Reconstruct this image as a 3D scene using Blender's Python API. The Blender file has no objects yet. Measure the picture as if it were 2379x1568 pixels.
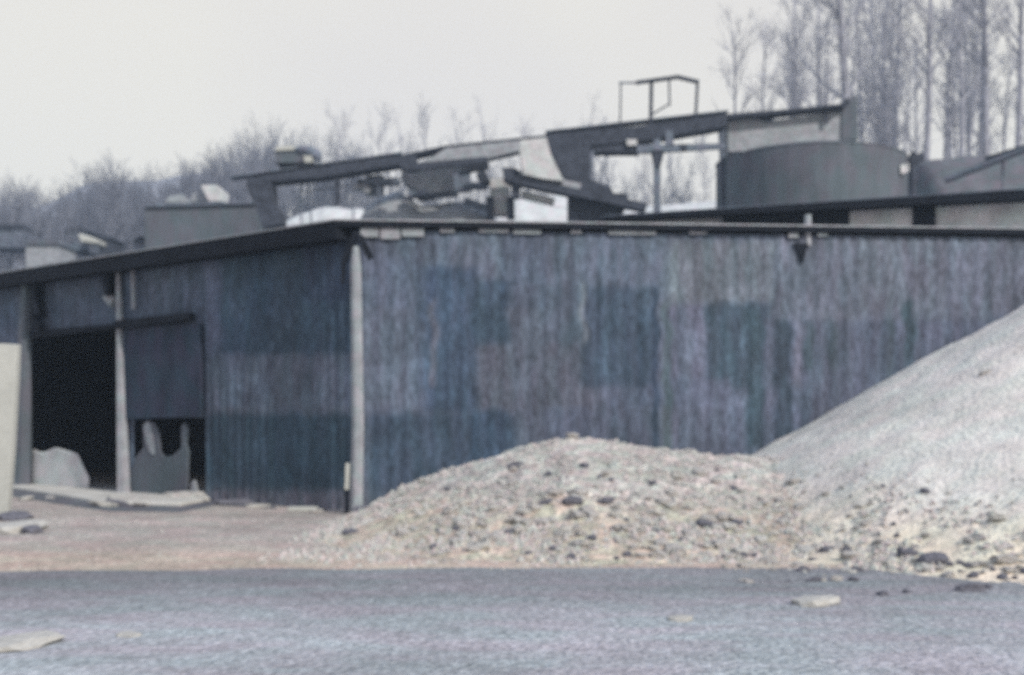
import bpy, math, random
from mathutils import Vector, Matrix, noise
R = math.radians
C = bpy.context.scene.collection
F, HX, HY, K, EYE = 1200.0, 512.0, 416.0, 0.43043, 1.7

# ---------------------------------------------------------------- helpers
def P(xd, yd, Y):
    return Vector(((xd*K-HX)/F*Y, Y, EYE-(yd*K-HY)/F*Y))
def z2(zx, zy, Y): return P((500+zx/2.379)*.9516, (200+zy/2.379)*.9516, Y)
def z3(zx, zy, Y): return P((1400+zx/2.1627)*.9516, (zy/2.1627)*.9516, Y)
def z1(zx, zy, Y): return P((zx/2.643)*.9516, (200+zy/2.643)*.9516, Y)
def sm(a, b, t):
    t = min(1, max(0, (t-a)/(b-a))); return t*t*(3-2*t)
def interp(pts, x):
    if x <= pts[0][0]: return pts[0][1]
    for (a, b), (c, d) in zip(pts, pts[1:]):
        if x <= c: return b+(d-b)*(x-a)/(c-a)
    return pts[-1][1]

class MB:
    def __init__(s): s.v = []; s.f = []
    def box(s, c, dims, rot=None):
        n = len(s.v)
        for dx in (-.5, .5):
            for dy in (-.5, .5):
                for dz in (-.5, .5):
                    p = Vector((dx*dims[0], dy*dims[1], dz*dims[2]))
                    if rot is not None: p = rot @ p
                    s.v.append(Vector(c)+p)
        s.f += [tuple(n+i for i in q) for q in ((0,1,3,2),(4,6,7,5),(0,4,5,1),(2,3,7,6),(0,2,6,4),(1,5,7,3))]
        return s
    def beam(s, a, b, w, h):
        a = Vector(a); b = Vector(b); d = (b-a); L = d.length; d.normalize()
        up = Vector((0,0,1)) if abs(d.z) < .95 else Vector((0,1,0))
        y = up.cross(d).normalized(); z = d.cross(y)
        m = Matrix((d, y, z)).transposed()
        return s.box((a+b)/2, (L, w, h), m)
    def prism(s, pts, depth):      # outline standing in XZ, real depth along +Y
        n = len(s.v); k = len(pts)
        for p in pts: s.v.append(Vector(p))
        for p in pts: s.v.append(Vector(p)+Vector((0, depth, 0)))
        s.f.append(tuple(range(n, n+k))); s.f.append(tuple(range(n+2*k-1, n+k-1, -1)))
        for i in range(k):
            j = (i+1) % k; s.f.append((n+i, n+k+i, n+k+j, n+j))
        return s
    def slab(s, pts, z0, z1):      # plan polygon [(x,y)]; z0/z1 numbers
        n = len(s.v); k = len(pts)
        for p in pts: s.v.append(Vector((p[0], p[1], z0)))
        for p in pts: s.v.append(Vector((p[0], p[1], z1)))
        s.f.append(tuple(range(n+k-1, n-1, -1))); s.f.append(tuple(range(n+k, n+2*k)))
        for i in range(k):
            j = (i+1) % k; s.f.append((n+i, n+j, n+k+j, n+k+i))
        return s
    def tube(s, pts, rad, sides=8, cap=True):
        n = len(s.v); k = len(pts)
        for i, p in enumerate(pts):
            p = Vector(p)
            d = (Vector(pts[min(i+1, k-1)])-Vector(pts[max(i-1, 0)])).normalized()
            a = d.cross(Vector((.31, .95, .07))).normalized(); b = d.cross(a)
            for j in range(sides):
                t = 2*math.pi*j/sides
                s.v.append(p+(a*math.cos(t)+b*math.sin(t))*rad[i])
        for i in range(k-1):
            for j in range(sides):
                q = (j+1) % sides
                s.f.append((n+i*sides+j, n+i*sides+q, n+(i+1)*sides+q, n+(i+1)*sides+j))
        if cap:
            s.f.append(tuple(n+j for j in range(sides-1, -1, -1)))
            s.f.append(tuple(n+(k-1)*sides+j for j in range(sides)))
        return s
    def build(s, name, mat, parent=None, smooth=False, bevel=0, col=None):
        me = bpy.data.meshes.new(name); me.from_pydata([tuple(v) for v in s.v], [], s.f); me.update()
        if smooth: me.polygons.foreach_set('use_smooth', [True]*len(me.polygons))
        if col:
            a = me.color_attributes.new('tone', 'FLOAT_COLOR', 'POINT')
            fl = []
            for c in col: fl += [c[0], c[1], c[2], 1]
            a.data.foreach_set('color', fl)
        me.materials.append(mat)
        o = bpy.data.objects.new(name, me); C.objects.link(o)
        if parent is not None:
            o.parent = parent; o.matrix_parent_inverse = Matrix.Translation(-parent.location)
        if bevel:
            m = o.modifiers.new('bevel', 'BEVEL'); m.width = bevel; m.segments = 2; m.limit_method = 'ANGLE'
        return o
def tag(o, label=None, cat=None, group=None, kind=None):
    if label: o['label'] = label
    if cat: o['category'] = cat
    if group: o['group'] = group
    if kind: o['kind'] = kind
    return o
def empty(name, loc, label, cat, group=None):
    o = bpy.data.objects.new(name, None); C.objects.link(o); o.location = Vector(loc)
    return tag(o, label, cat, group)

# ---------------------------------------------------------------- materials
def mat(name, c, var=.25, scale=3, rough=.85, bump=.3, bscale=30, stretch=(1,1,1), tone=False, hue=0, big=0, bigscale=.25, metal=0, dist=.02, grain=0, gstretch=(1,1,1), gscale=30):
    m = bpy.data.materials.new(name); m.use_nodes = True
    nt = m.node_tree; N = nt.nodes; L = nt.links; N.clear()
    out = N.new('ShaderNodeOutputMaterial'); b = N.new('ShaderNodeBsdfPrincipled'); L.new(b.outputs[0], out.inputs[0])
    b.inputs['Roughness'].default_value = rough; b.inputs['Metallic'].default_value = metal
    b.inputs['Specular IOR Level'].default_value = .1 if max(c) < .1 else .3
    tc = N.new('ShaderNodeTexCoord'); mp = N.new('ShaderNodeMapping'); mp.inputs['Scale'].default_value = stretch
    L.new(tc.outputs['Object'], mp.inputs[0])
    def noi(sc, det=6, src=mp):
        n = N.new('ShaderNodeTexNoise'); n.inputs['Scale'].default_value = sc; n.inputs['Detail'].default_value = det
        L.new(src.outputs['Object' if src is tc else 0], n.inputs['Vector']); return n
    def ramp(n, lo, hi, a=.3, bb=.7):
        r = N.new('ShaderNodeMapRange'); r.inputs['From Min'].default_value = a; r.inputs['From Max'].default_value = bb
        r.inputs['To Min'].default_value = lo; r.inputs['To Max'].default_value = hi; L.new(n.outputs[0], r.inputs[0]); return r
    def mul(col, fac):
        v = N.new('ShaderNodeVectorMath'); v.operation = 'MULTIPLY'; L.new(col, v.inputs[0]); L.new(fac, v.inputs[1]); return v.outputs[0]
    rgb = N.new('ShaderNodeRGB'); rgb.outputs[0].default_value = (*c, 1)
    cur = rgb.outputs[0]
    cur = mul(cur, ramp(noi(scale), 1-var, 1+var).outputs[0])
    cur = mul(cur, ramp(noi(scale*9, 3, tc), 1-var*.6, 1+var*.6).outputs[0])
    if big: cur = mul(cur, ramp(noi(bigscale, 4, tc), 1-big, 1+big).outputs[0])
    if grain:
        mg = N.new('ShaderNodeMapping'); mg.inputs['Scale'].default_value = gstretch; L.new(tc.outputs['Object'], mg.inputs[0])
        cur = mul(cur, ramp(noi(gscale, 2, mg), 1-grain, 1+grain, .32, .68).outputs[0])
        cur = mul(cur, ramp(noi(gscale*.35, 3, mg), 1-grain*.6, 1+grain*.6, .32, .68).outputs[0])
    if hue:
        n = noi(scale*1.7, 4); mx = N.new('ShaderNodeMix'); mx.data_type = 'RGBA'
        L.new(ramp(n, 0, 1, .38, .62).outputs[0], mx.inputs[0])
        mx.inputs[6].default_value = (1-hue, 1+hue*.55, 1+hue*.25, 1); mx.inputs[7].default_value = (1+hue, 1-hue*.35, 1+hue*.2, 1)
        cur = mul(cur, mx.outputs[2])
    if tone:
        at = N.new('ShaderNodeAttribute'); at.attribute_name = 'tone'; cur = mul(cur, at.outputs['Color'])
    L.new(cur, b.inputs['Base Color'])
    if bump:
        bn = N.new('ShaderNodeBump'); bn.inputs['Strength'].default_value = bump; bn.inputs['Distance'].default_value = dist
        L.new(noi(bscale, 5, tc).outputs[0], bn.inputs['Height']); L.new(bn.outputs[0], b.inputs['Normal'])
    return m
M = dict(
 wall=mat('weathered_sheet', (.096,.117,.158), .24, 1.1, .8, .3, 40, (2.4,2.4,.7), True, .05, big=.14, bigscale=.8, grain=.28, gstretch=(1,1,.35), gscale=16),
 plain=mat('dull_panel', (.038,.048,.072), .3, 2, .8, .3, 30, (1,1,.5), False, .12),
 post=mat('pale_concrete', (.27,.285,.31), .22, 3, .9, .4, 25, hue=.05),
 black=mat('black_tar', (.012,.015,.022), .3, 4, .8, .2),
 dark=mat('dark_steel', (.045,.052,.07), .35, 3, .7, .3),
 mid=mat('grey_steel', (.12,.14,.18), .3, 2, .7, .3, hue=.08),
 pale=mat('pale_sheet', (.50,.51,.515), .2, 1.5, .8, .3, hue=.05),
 white=mat('cream_board', (.42,.43,.405), .1, 1.2, .8, .2),
 tank=mat('tank_sheet', (.092,.105,.125), .2, 1.2, .8, .3, 20, (1,1,.5), False, .08),
 dirt=mat('yard_dirt', (.40,.35,.31), .16, .9, 1, 1, 14, (1,1,1), True, big=.14, bigscale=.35, hue=.05, dist=.06, grain=.2, gstretch=(1,.45,1), gscale=14),
 road=mat('dusty_road', (.288,.29,.305), .15, .8, 1, 1, 16, (.6,1.3,1), True, big=.12, bigscale=.28, hue=.05, dist=.05, grain=.22, gstretch=(1,.5,1), gscale=22),
 apron=mat('concrete_slab', (.50,.49,.46), .15, 1.5, .95, .5, 12),
 mound=mat('mound_gravel', (.44,.415,.385), .26, 2.2, 1, 1, 11, (1,1,1), True, big=.12, bigscale=.5, hue=.07, dist=.09, grain=.25, gscale=9),
 sand=mat('pale_sand', (.60,.58,.54), .10, 1.2, 1, 1, 14, (1,1,1), True, big=.10, bigscale=.45, hue=.03, dist=.05, grain=.12, gscale=12),
 stone=mat('stone', (.40,.38,.36), .3, 6, 1, .8, 20, hue=.08),
 stoneb=mat('pale_stone', (.42,.41,.385), .15, 5, 1, .6, 20),
 stoned=mat('dark_stone_and_cavity', (.13,.13,.155), .3, 6, 1, .6, 20),
 bark=mat('bark', (.27,.275,.32), .3, 4, .95, .4),  # lightened so the colour carries some distance haze
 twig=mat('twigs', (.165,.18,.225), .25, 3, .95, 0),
 twig2=mat('haze_pale_twigs', (.34,.345,.39), .25, 3, .95, 0),  # paler copy of the twigs, with distance haze put into the colour
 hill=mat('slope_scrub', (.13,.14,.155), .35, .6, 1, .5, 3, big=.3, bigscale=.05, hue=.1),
 woods=mat('hazed_bare_woods', (.30,.315,.36), .3, .5, 1, .6, 2, (1,1,.5), big=.2, bigscale=.08, hue=.05),  # ridge woods paled, the far haze is in the colour
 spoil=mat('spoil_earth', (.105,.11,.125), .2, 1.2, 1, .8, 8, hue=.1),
)

# ---------------------------------------------------------------- terrain (one sheet: flat yard, slope rising behind the works)
def slope(u):
    return interp([(-.6,.108),(-.43,.118),(-.38,.128),(-.32,.132),(-.2,.138),(0,.148),(.2,.152),(.3,.195),(.43,.215),(.6,.22)], u)
def gz(x, y):
    if y < 36: return 0.0
    u = x/max(y, 1); yy = min(y, 85)
    w = sm(36, 60, y)
    z = w*(EYE+slope(u)*yy)
    if y > 85: z += (y-85)*.02
    return z + w*.35*noise.noise(Vector((x*.12, y*.12, 3)))
mb = MB(); gcol = []; xs = [-300+i*6 for i in range(26)]+[-144+i*2.4 for i in range(53)]+[-16.8+i*.6 for i in range(57)]+[17.4+i*2.4 for i in range(53)]+[144+i*6 for i in range(27)]
ys = [-80,-40,-20,-8]+[i*2 for i in range(0,6)]+[12+i*.4 for i in range(35)]+[26+i*2 for i in range(0,47)]+[120+i*8 for i in range(23)]
for y in ys:
    for x in xs:
        mb.v.append(Vector((x, y, gz(x, y))))
        n1 = noise.noise(Vector((x*.3, y*.6, 4))); wv = 1-sm(13.6, 17, y+2*n1)
        gcol.append((.93+.20*wv+.1*n1, .94+.12*wv+.1*n1, .97+.02*wv+.1*n1))
nx = len(xs)
for j in range(len(ys)-1):
    for i in range(nx-1):
        a = j*nx+i; mb.f.append((a, a+1, a+nx+1, a+nx))
g = tag(mb.build('ground', M['dirt'], smooth=True, col=gcol), kind='structure')
g.data.materials.append(M['hill'])
for p in g.data.polygons:
    if p.center.y > 40: p.material_index = 1

# far wooded ridge
mb = MB(); cols = 90; rows = 10
for j in range(rows+1):
    for i in range(cols+1):
        xd = -600+i*3600/cols; u = (xd*K-HX)/F
        top = interp([(-600,470),(0,450),(100,462),(150,440),(210,400),(300,392),(430,388),(520,385),(570,425),(620,500),(700,520),(760,520),(1450,505),(1700,480),(2000,430),(2379,360),(3000,330)], xd)
        Y = 150+j*10; zt = EYE+(HY-top*K)/F*240
        t = j/rows
        z = gz(u*Y, Y)*(1-sm(0,1,t)) + zt*sm(0,1,t)-1+1.2*noise.noise(Vector((xd*.01, j*.6, 1)))
        mb.v.append(Vector((u*Y, Y, z)))
for j in range(rows):
    for i in range(cols):
        a = j*(cols+1)+i; mb.f.append((a, a+1, a+cols+2, a+cols+1))
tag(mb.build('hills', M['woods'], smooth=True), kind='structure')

# road in front
mb = MB(); edge = []
for i in range(161):
    x = -40+i*.5
    ye = 13.35+.03*x+.22*noise.noise(Vector((x*.9, 0, 5)))+.12*noise.noise(Vector((x*5, 0, 5)))
    if x > 3.2: ye -= .28*(x-3.2)
    if x < -4: ye -= .10*(-4-x)*.6
    edge.append((x, max(ye, 9)))
rowsy = [-12, 0, 4, 6, 7, 7.6, 8.2, 8.8, 9.4, 10, 10.6, 11.2, 11.8, 12.4]; rcol = []
for yy in rowsy+[None]:
    for x, ye in edge:
        y = ye if yy is None else min(yy, ye-.01*(14-yy)); mb.v.append(Vector((x, y, .006)))
        n1 = noise.noise(Vector((x*.22, y*.55, 3))); n2 = noise.noise(Vector((x*.8, y*1.6, 8)))
        v = 1.20-.46*sm(9.2, 12.6, y+1.1*n1+.25*n2+.02*x)+.10*n1+.07*n2 - .14*sm(-1, -4.5, x)*sm(8.5, 10.5, y)
        rcol.append((v*.99, v, v*1.01))
k = len(edge)
for r_ in range(len(rowsy)):
    for i in range(k-1): a = r_*k+i; mb.f.append((a, a+1, a+k+1, a+k))
tag(mb.build('road', M['road'], col=rcol), kind='structure')

# ---------------------------------------------------------------- heaps
crest = [((xd*K-HX)/F*18.6, EYE-(yd*K-HY)/F*18.6) for xd, yd in ((700,1240),(820,1196),(870,1172),(935,1135),(1000,1108),(1100,1068),(1200,1040),(1290,1020),(1330,1014),(1380,1024),(1450,1028),(1560,1044),(1740,1056),(1900,1075),(2200,1120),(2600,1180))]
def wally(x): return 21.25+(x+2.66)*.078
def h1(x, y):
    c = interp(crest, x)
    if c <= 0: return c
    if y < 18.6: t = min(1, (18.6-y)/(3.2+1.35*c)); f = (1-t)**1.15
    else: t = min(1, (y-18.6)/3.2); f = 1-t*t*.8
    n = .5*noise.noise(Vector((x*1.1, y*1.1, 0)))+.3*noise.noise(Vector((x*3, y*3, 1)))+.34*noise.noise(Vector((x*7, y*7, 2)))
    return c*f-.03+n*.16*sm(0,.5,c*f)
def h2(x, y):
    r = math.hypot(x-11.3, (y-19.7)*.98)
    h = 5.22-.56*r
    if h < .8: h = .8*math.exp(-(.8-h)/.8*1.0) - .05*max(0, (.8-h))
    n = .5*noise.noise(Vector((x*.7, y*.7, 7)))+.18*noise.noise(Vector((x*2.6, y*2.6, 8)))+.07*noise.noise(Vector((x*8, y*8, 9)))
    n += .35*noise.noise(Vector((x*6, y*6, 5)))*(1-sm(.5, 1.2, h))
    return h-.17+n*.2*sm(0,.5,h)
def heap(name, fn, x0, x1, y0, y1, st, m, lab):
    mb = MB(); nx = int((x1-x0)/st); ny = int((y1-y0)/st); hc = []
    for j in range(ny+1):
        for i in range(nx+1):
            x = x0+i*st; y = min(y0+j*st, wally(x)-.03+0*x); h = fn(x, y)
            mb.v.append(Vector((x, y, h)))
            n1 = noise.noise(Vector((x*.8, y*.8, 14))); wv = 1-sm(.1, .85, h+.35*n1)
            hc.append((1+.06*wv, 1-.02*wv, 1-.15*wv))
    for j in range(ny):
        for i in range(nx):
            a = j*(nx+1)+i; q = (a, a+1, a+nx+2, a+nx+1)
            if max(mb.v[b].z for b in q) > -.02 and mb.v[a].y < mb.v[a+nx+1].y-1e-4: mb.f.append(q)
    return tag(mb.build(name, m, smooth=True, col=hc), lab, 'heap')
heap('gravel_heap', h1, -3.2, 9.5, 12.2, 22.4, .06, M['mound'], 'low wide mound of grey rubble and gravel in front of the long wall')
heap('sand_heap', h2, 1, 21, 8.6, 23.2, .09, M['sand'], 'tall smooth pale sand pile sloping up out of the right edge')
def top(x, y):
    h = 0
    if -3.2 < x < 9.5: h = max(h, h1(x, y))
    if x > 1: h = max(h, h2(x, y))
    return h

# ---------------------------------------------------------------- stones
def rock_mesh(name, seed, m, flat=.65):
    import bmesh
    bm = bmesh.new(); bmesh.ops.create_icosphere(bm, subdivisions=2, radius=.5)
    for v in bm.verts:
        v.co += Vector((round(v.co.x*2.3)/2.3, round(v.co.y*2.3)/2.3, round(v.co.z*2.3)/2.3))*.35
        n = noise.noise(v.co*2.2+Vector((seed*7.1, 0, 0)))*.35+noise.noise(v.co*5+Vector((seed, 3, 0)))*.12
        v.co *= 1+n; v.co.z *= flat; v.co.x *= 1.15
    me = bpy.data.meshes.new(name); bm.to_mesh(me); bm.free(); me.materials.append(m); return me
rocks = [rock_mesh('stone', i, M['stone'], .55+.1*(i % 3)) for i in range(5)]
rocksb = [rock_mesh('pale_stone', 10+i, M['stoneb'], .5) for i in range(3)]
rocksd = [rock_mesh('dark_stone_and_cavity', 20+i, M['stoned'], .75) for i in range(3)]  # dark stones; on the mound they also stand for shaded cavities
def put_rock(me, x, y, s, lab, group=None, name='stone', sink=.25, sc=(1,1,1), rz=None):
    o = bpy.data.objects.new(name, me); C.objects.link(o)
    o.location = (x, y, top(x, y)+s*sink*.5); o.scale = (s*sc[0], s*sc[1], s*sc[2])
    o.rotation_euler = (random.uniform(-.3,.3), random.uniform(-.3,.3), random.uniform(0,6.28) if rz is None else rz)
    return tag(o, lab, 'stone', group)
def on_ground(xd, yd):                       # flat yard point seen there
    Y = EYE*F/(yd*K-HY); return (xd*K-HX)/F*Y, Y
def on_heap(xd, yd):                         # march along the view ray to the surface
    Y = 8.0
    while Y < 21:
        p = P(xd, yd, Y)
        if p.z <= top(p.x, p.y): break
        Y += .03
    return p.x, p.y
random.seed(4)
n = 0
while n < 230:
    xd = random.gauss(1450, 400); yd = 1300-abs(random.gauss(0, 110))
    if not 880 < xd < 2380 or yd < 1040: continue
    x, y = on_heap(xd, yd)
    if x > 1 and h2(x, y) > max(.8, h1(x, y)): continue
    if top(x, y) < .03 and random.random() < .5: continue
    r = random.random()
    put_rock(random.choice(rocks if r < .5 else rocksb if r < .82 else rocksd), x, y, random.choice((.06,.08,.10,.13,.15))*(.55 if r >= .82 else 1), 'one of the many small broken stones strewn over the rubble mound', 'small stones strewn over the rubble mound'); n += 1
for _ in range(70):
    xd = random.uniform(1650, 2420); yd = random.gauss(1325, 22)
    x, y = on_heap(xd, yd); r = random.random()
    put_rock(random.choice(rocksd if r < .4 else rocks if r < .8 else rocksb), x, y, random.choice((.04,.06,.08,.10)), 'one of the stones scattered along the road edge below the sand pile', 'stones along the road edge below the sand pile')
for xd, yd, s, kind, lab in (  # dark pieces on the mound and behind the cream stone stand for shadow
  (1195,1085,.26,'d','dark splinter standing in for a cavity shadow on the upper left flank of the rubble mound'),
  (1330,1168,.30,'d','dark flat piece standing in for a cavity shadow in the middle of the rubble mound, beside another'),
  (1405,1170,.26,'d','dark wide piece standing in for a cavity shadow just right of the middle of the rubble mound'),
  (1265,1172,.2,'d','dark piece standing in for a cavity shadow left of the two in the middle of the rubble mound'),
  (1640,1222,.26,'d','dark wedge standing in for a cavity shadow low on the right of the rubble mound'),
  (985,1118,.22,'b','pale stone perched on the left end of the mound crest'),
  (1330,1016,.2,'s','grey stone on the very top of the rubble mound'),
  (2170,1305,.34,'d','dark curved lump on the road edge below the sand pile'),
  (2110,1290,.26,'d','dark ring shaped lump left of the curved one on the road edge'),
  (2250,1375,.3,'d','flat dark stone on the road near the right edge'),
  (1890,1352,.18,'d','small dark piece standing in for the shadow just behind the large cream stone on the road'),
  (2335,1305,.3,'s','grey boulder at the foot of the sand pile by the right edge'),
  (2290,870,.2,'s','small grey stone high on the sand pile slope')):
    x, y = on_heap(xd, yd)
    put_rock({'d':rocksd[n % 3],'b':rocksb[n % 3],'s':rocks[n % 5]}[kind], x, y, s*.52, lab, sc=(1.25,.9,.8), rz=0); n += 1
for xd, yd, s, kind, lab, sc in (
  (1893,1404,.27,'b','large flat cream stone lying on the grey road',(1.15,1,.8)),
  (1580,1442,.16,'b','smaller flat pale stone on the road left of the large cream one',(.85,1,.8)),
  (40,1500,.36,'b','large pale flat stone on the road in the bottom left corner',(1.3,1,.45)),
  (35,1232,.62,'b','cream stone on the dirt at the foot of the pale slab',(1.1,1,.55)),
  (32,1205,.5,'d','dark flat stone lying behind the cream stone by the pale slab',(1.2,.8,.4)),
  (74,1238,.3,'d','small dark stone to the right of the cream stone near the pale slab',(1,.8,.7)),
  (298,1478,.14,'b','small pale pebble alone on the left part of the road',(1,1,.5)),
  (815,1252,.16,'d','small dark stone on the dirt below the corner post',(1,1,.7)),
  (385,1162,.5,'b','cream rubble lump at the edge of the concrete apron by the torn sheet',(1.3,.9,.5)),
  (455,1160,.62,'s','grey rubble lump under the right end of the torn door sheet',(1.4,.9,.5)),
  (560,1170,.45,'d','dark board like lump lying at the foot of the left wall',(1.8,.7,.35)),
  (600,1178,.3,'b','pale stone beside the dark lump at the foot of the left wall',(1.2,.8,.5)),
  (835,1195,.22,'d','dark stone tucked against the foot of the corner post',(1,.8,.9)),
  (740,1188,.22,'b','little pale stone left of the corner post foot',(1.4,.8,.5))):
    x, y = on_ground(xd, yd)
    put_rock({'d':rocksd[n % 3],'b':rocksb[n % 3],'s':rocks[n % 5]}[kind], x, y, s, lab, sc=sc, rz=0, sink=.1).rotation_euler = (.04, .03, .3*n); n += 1
for i in range(16):
    x, y = on_ground(random.uniform(30, 520), 1150+random.uniform(-8, 26)); k_ = random.random()
    put_rock(random.choice(rocksb if k_ < .5 else rocks if k_ < .8 else rocksd), x, y, random.uniform(.12, .34), 'one of the broken rubble pieces lying along the front edge of the concrete apron', 'rubble along the concrete apron', sc=(1.3,1,.6))
# uncountable small gravel
mb = MB(); random.seed(9)
def chip(x, y, z, s):
    n = len(mb.v); a = random.uniform(0, 6.28)
    for k in range(4):
        t = a+k*1.57+random.uniform(-.4,.4); mb.v.append(Vector((x+math.cos(t)*s*random.uniform(.6,1.2), y+math.sin(t)*s*random.uniform(.6,1.2), z-.1*s)))
    mb.v.append(Vector((x+random.uniform(-.3,.3)*s, y, z+s*random.uniform(.5,1.1))))
    for k in range(4): mb.f.append((n+k, n+(k+1) % 4, n+4))
c = 0
while c < 8500:
    x = random.uniform(-3, 9); y = random.uniform(12.6, 19.4)
    h = top(x, y)
    if y < 13.75+.5*noise.noise(Vector((x*1.5, 0, 9)))+random.gauss(0,.15)-.3*max(0, x-2): continue
    if h < .01 and random.random() < .75: continue
    if x > 1 and h2(x, y) > h1(x, y)+.05 and random.random() < sm(.35, 1.15, h): continue
    if noise.noise(Vector((x*1.3, y*1.3, 21))) < random.uniform(-.25, .3): continue
    s_ = random.choice((.014,.018,.022,.03,.04,.055))*(1.25-.45*sm(.1, 1.0, h))
    chip(x, y, h, s_); c += 1
for _ in range(3000):
    x = random.uniform(-9, 7); y = random.uniform(13.2, 20.6)
    if random.random() > .2+.8*sm(-4, 1, x): continue
    if top(x, y) > .7: continue
    chip(x, y, top(x, y), random.choice((.012,.02,.03)))
tag(mb.build('gravel', M['stone']), 'fine grey gravel chips spread over the mound and yard', 'gravel', kind='stuff')

# ---------------------------------------------------------------- main shed
CX, CY = -2.66, 21.25
LD = Vector((-.764, .645, 0)).normalized(); RD = Vector((.997, .078, 0)).normalized()
LN = Vector((-LD.y, LD.x, 0)); RN = Vector((RD.y, -RD.x, 0))       # outward (towards the yard)
if LN.y > 0: LN = -LN
if RN.y > 0: RN = -RN
CC = Vector((CX, CY, 0))
def lw(xd, yd=None):
    u = (xd*K-HX)/F; s = (u*CY-CX)/(LD.x-u*LD.y); Y = CY+s*LD.y
    return s if yd is None else (s, EYE-(yd*K-HY)/F*Y)
def proj(p): return (HX+p.x/p.y*F)/K, (HY-(p.z-EYE)/p.y*F)/K
shed = empty('industrial_shed', (CX, CY, 0), 'long low shed with stained grey sheet walls, black eave and dark open doorways', 'shed')
TL = [(-200,3000,500,1250,(.95,.97,1)),
 (-200,330,600,760,(.8,.85,.9)), (330,480,600,740,(.82,.88,.92)), (478,540,600,960,(.95,.93,1.0)),
 (510,830,560,825,(.50,.64,.70)), (700,830,560,700,(.45,.54,.64)), (480,830,825,962,(1.0,1.0,1.0)), (478,830,962,1160,(.44,.60,.64)),
 (478,850,1140,1230,(1.05,.95,.95)),
 (855,3000,520,620,(.95,.98,1.0)), (855,980,600,960,(.92,.95,1.0)), (980,1110,620,960,(.54,.67,.78)), (1100,1195,650,1070,(.52,.65,.73)),
 (855,1080,960,1180,(.48,.60,.68)), (1080,1200,960,1120,(.44,.58,.68)), (1190,1350,665,800,(.72,.78,.80)),
 (1110,1400,800,950,(.88,.84,.85)), (1185,1260,660,960,(.88,.85,.88)), (1200,1400,950,1060,(.85,.85,.9)), (1350,1520,665,900,(.56,.66,.72)), (1400,1520,900,1060,(.78,.8,.85)),
 (1530,1650,700,880,(1.05,.98,1.02)), (1550,1800,560,704,(1.25,1.22,1.12)), (1640,1800,704,900,(.60,.72,.74)), (1545,1700,880,1060,(.92,.9,.95)),
 (1735,1775,720,1040,(.55,.68,.68)), (1775,1800,740,1040,(.9,.88,.92)), (1800,3000,545,745,(1.15,1.1,1.08)), (1835,2110,745,1000,(.88,.88,.92)), (2130,3000,745,1000,(1.0,.95,1.0)),
 (1800,1838,745,1060,(.42,.48,.50)), (1846,1866,745,900,(1.15,1.05,1.05)), (1868,1890,745,860,(.55,.65,.62)), (1516,1530,670,1060,(.42,.52,.60)), (2100,2125,700,870,(.55,.68,.66)),
 (1925,1945,745,860,(.68,.74,.72)), (2060,2075,740,880,(.72,.78,.76)), (1350,1362,660,800,(1.25,1.2,1.1)), (1000,1015,700,900,(1.05,1.0,1.0)),
 (1540,1560,700,1060,(.85,.95,.85))]
random.seed(12)
sheet = {}
def tone(p, s, side):
    xd, yd = proj(p)
    jx = 12*noise.noise(Vector((yd*.02, side*9, 0))); jy = 10*noise.noise(Vector((xd*.03, side*5, 1)))
    c = [1, 1, 1]
    for x0, x1, y0, y1, t in TL:
        wx = 5 if x1-x0 < 60 else 16
        w = sm(x0-wx, x0+wx, xd+jx)*(1-sm(x1-wx, x1+wx, xd+jx))*sm(y0-10, y0+10, yd+jy)*(1-sm(y1-10, y1+10, yd+jy))
        if w > 0: c = [a+(b-a)*w for a, b in zip(c, t)]
    c = [q**1.15 for q in c]
    row = 0 if p.z < 1.9 else 1 if p.z < 3.6 else 2
    key = (side, int(s/.82), row)
    if key not in sheet: sheet[key] = (random.uniform(.94, 1.06), random.uniform(-.03, .03))
    a, h = sheet[key]
    st = 1+.15*noise.noise(Vector((s*7, p.z*.35, side*3)))*sm(.5, 3, s+.0)+.12*noise.noise(Vector((s*2, p.z*1.5, 4)))
    lo = sm(.55, 0, p.z) if p.z < .55 else 0      # dust splashed on the foot of the wall
    return [max(.2, x*a*st*(1+k*h)+lo*d) for x, k, d in zip(c, (1,0,-1), (.35,.25,.15))]
HT = 5.0
holes = []
for (x0, x1, yt, yb) in ((66,281,765,1300),(311,478,970,1300),(24,45,1052,1104)):
    s0, s1 = lw(x1), lw(x0); zt = lw((x0+x1)/2, yt)[1]; zb = lw((x0+x1)/2, yb)[1]
    holes.append((s0, s1, max(zb, -.1), zt))
def wall(D, Nn, length, side):
    mb = MB(); col = []; st = .05; nx = int(length/st); nz = 60
    for i in range(nx+1):
        s = i*st
        for j in range(nz+1):
            z = j*HT/nz
            p = CC+D*s+Nn*(.013*math.sin(s*2*math.pi/.25)); p.z = z
            mb.v.append(p); col.append(tone(p, s, side))
    for i in range(nx):
        for j in range(nz):
            s = (i+.5)*st; z = (j+.5)*HT/nz
            if side == 0 and any(a < s < b and c < z < d for a, b, c, d in holes): continue
            a = i*(nz+1)+j; mb.f.append((a, a+1, a+nz+2, a+nz+1))
    return mb.build('wall', M['wall'], shed, smooth=True, col=col)
wall(LD, LN, 18, 0)['label'] = 'stained side wall with open doorways, left of the corner post'
wall(RD, RN, 16, 1)['label'] = 'long stained wall behind the gravel'
# back walls and inner lining so the interior is really closed
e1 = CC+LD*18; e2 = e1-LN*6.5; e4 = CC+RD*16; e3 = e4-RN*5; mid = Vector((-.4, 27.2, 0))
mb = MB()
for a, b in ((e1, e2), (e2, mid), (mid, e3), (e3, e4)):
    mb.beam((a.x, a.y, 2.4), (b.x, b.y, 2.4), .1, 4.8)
mb.build('back_wall', M['dark'], shed)
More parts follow.
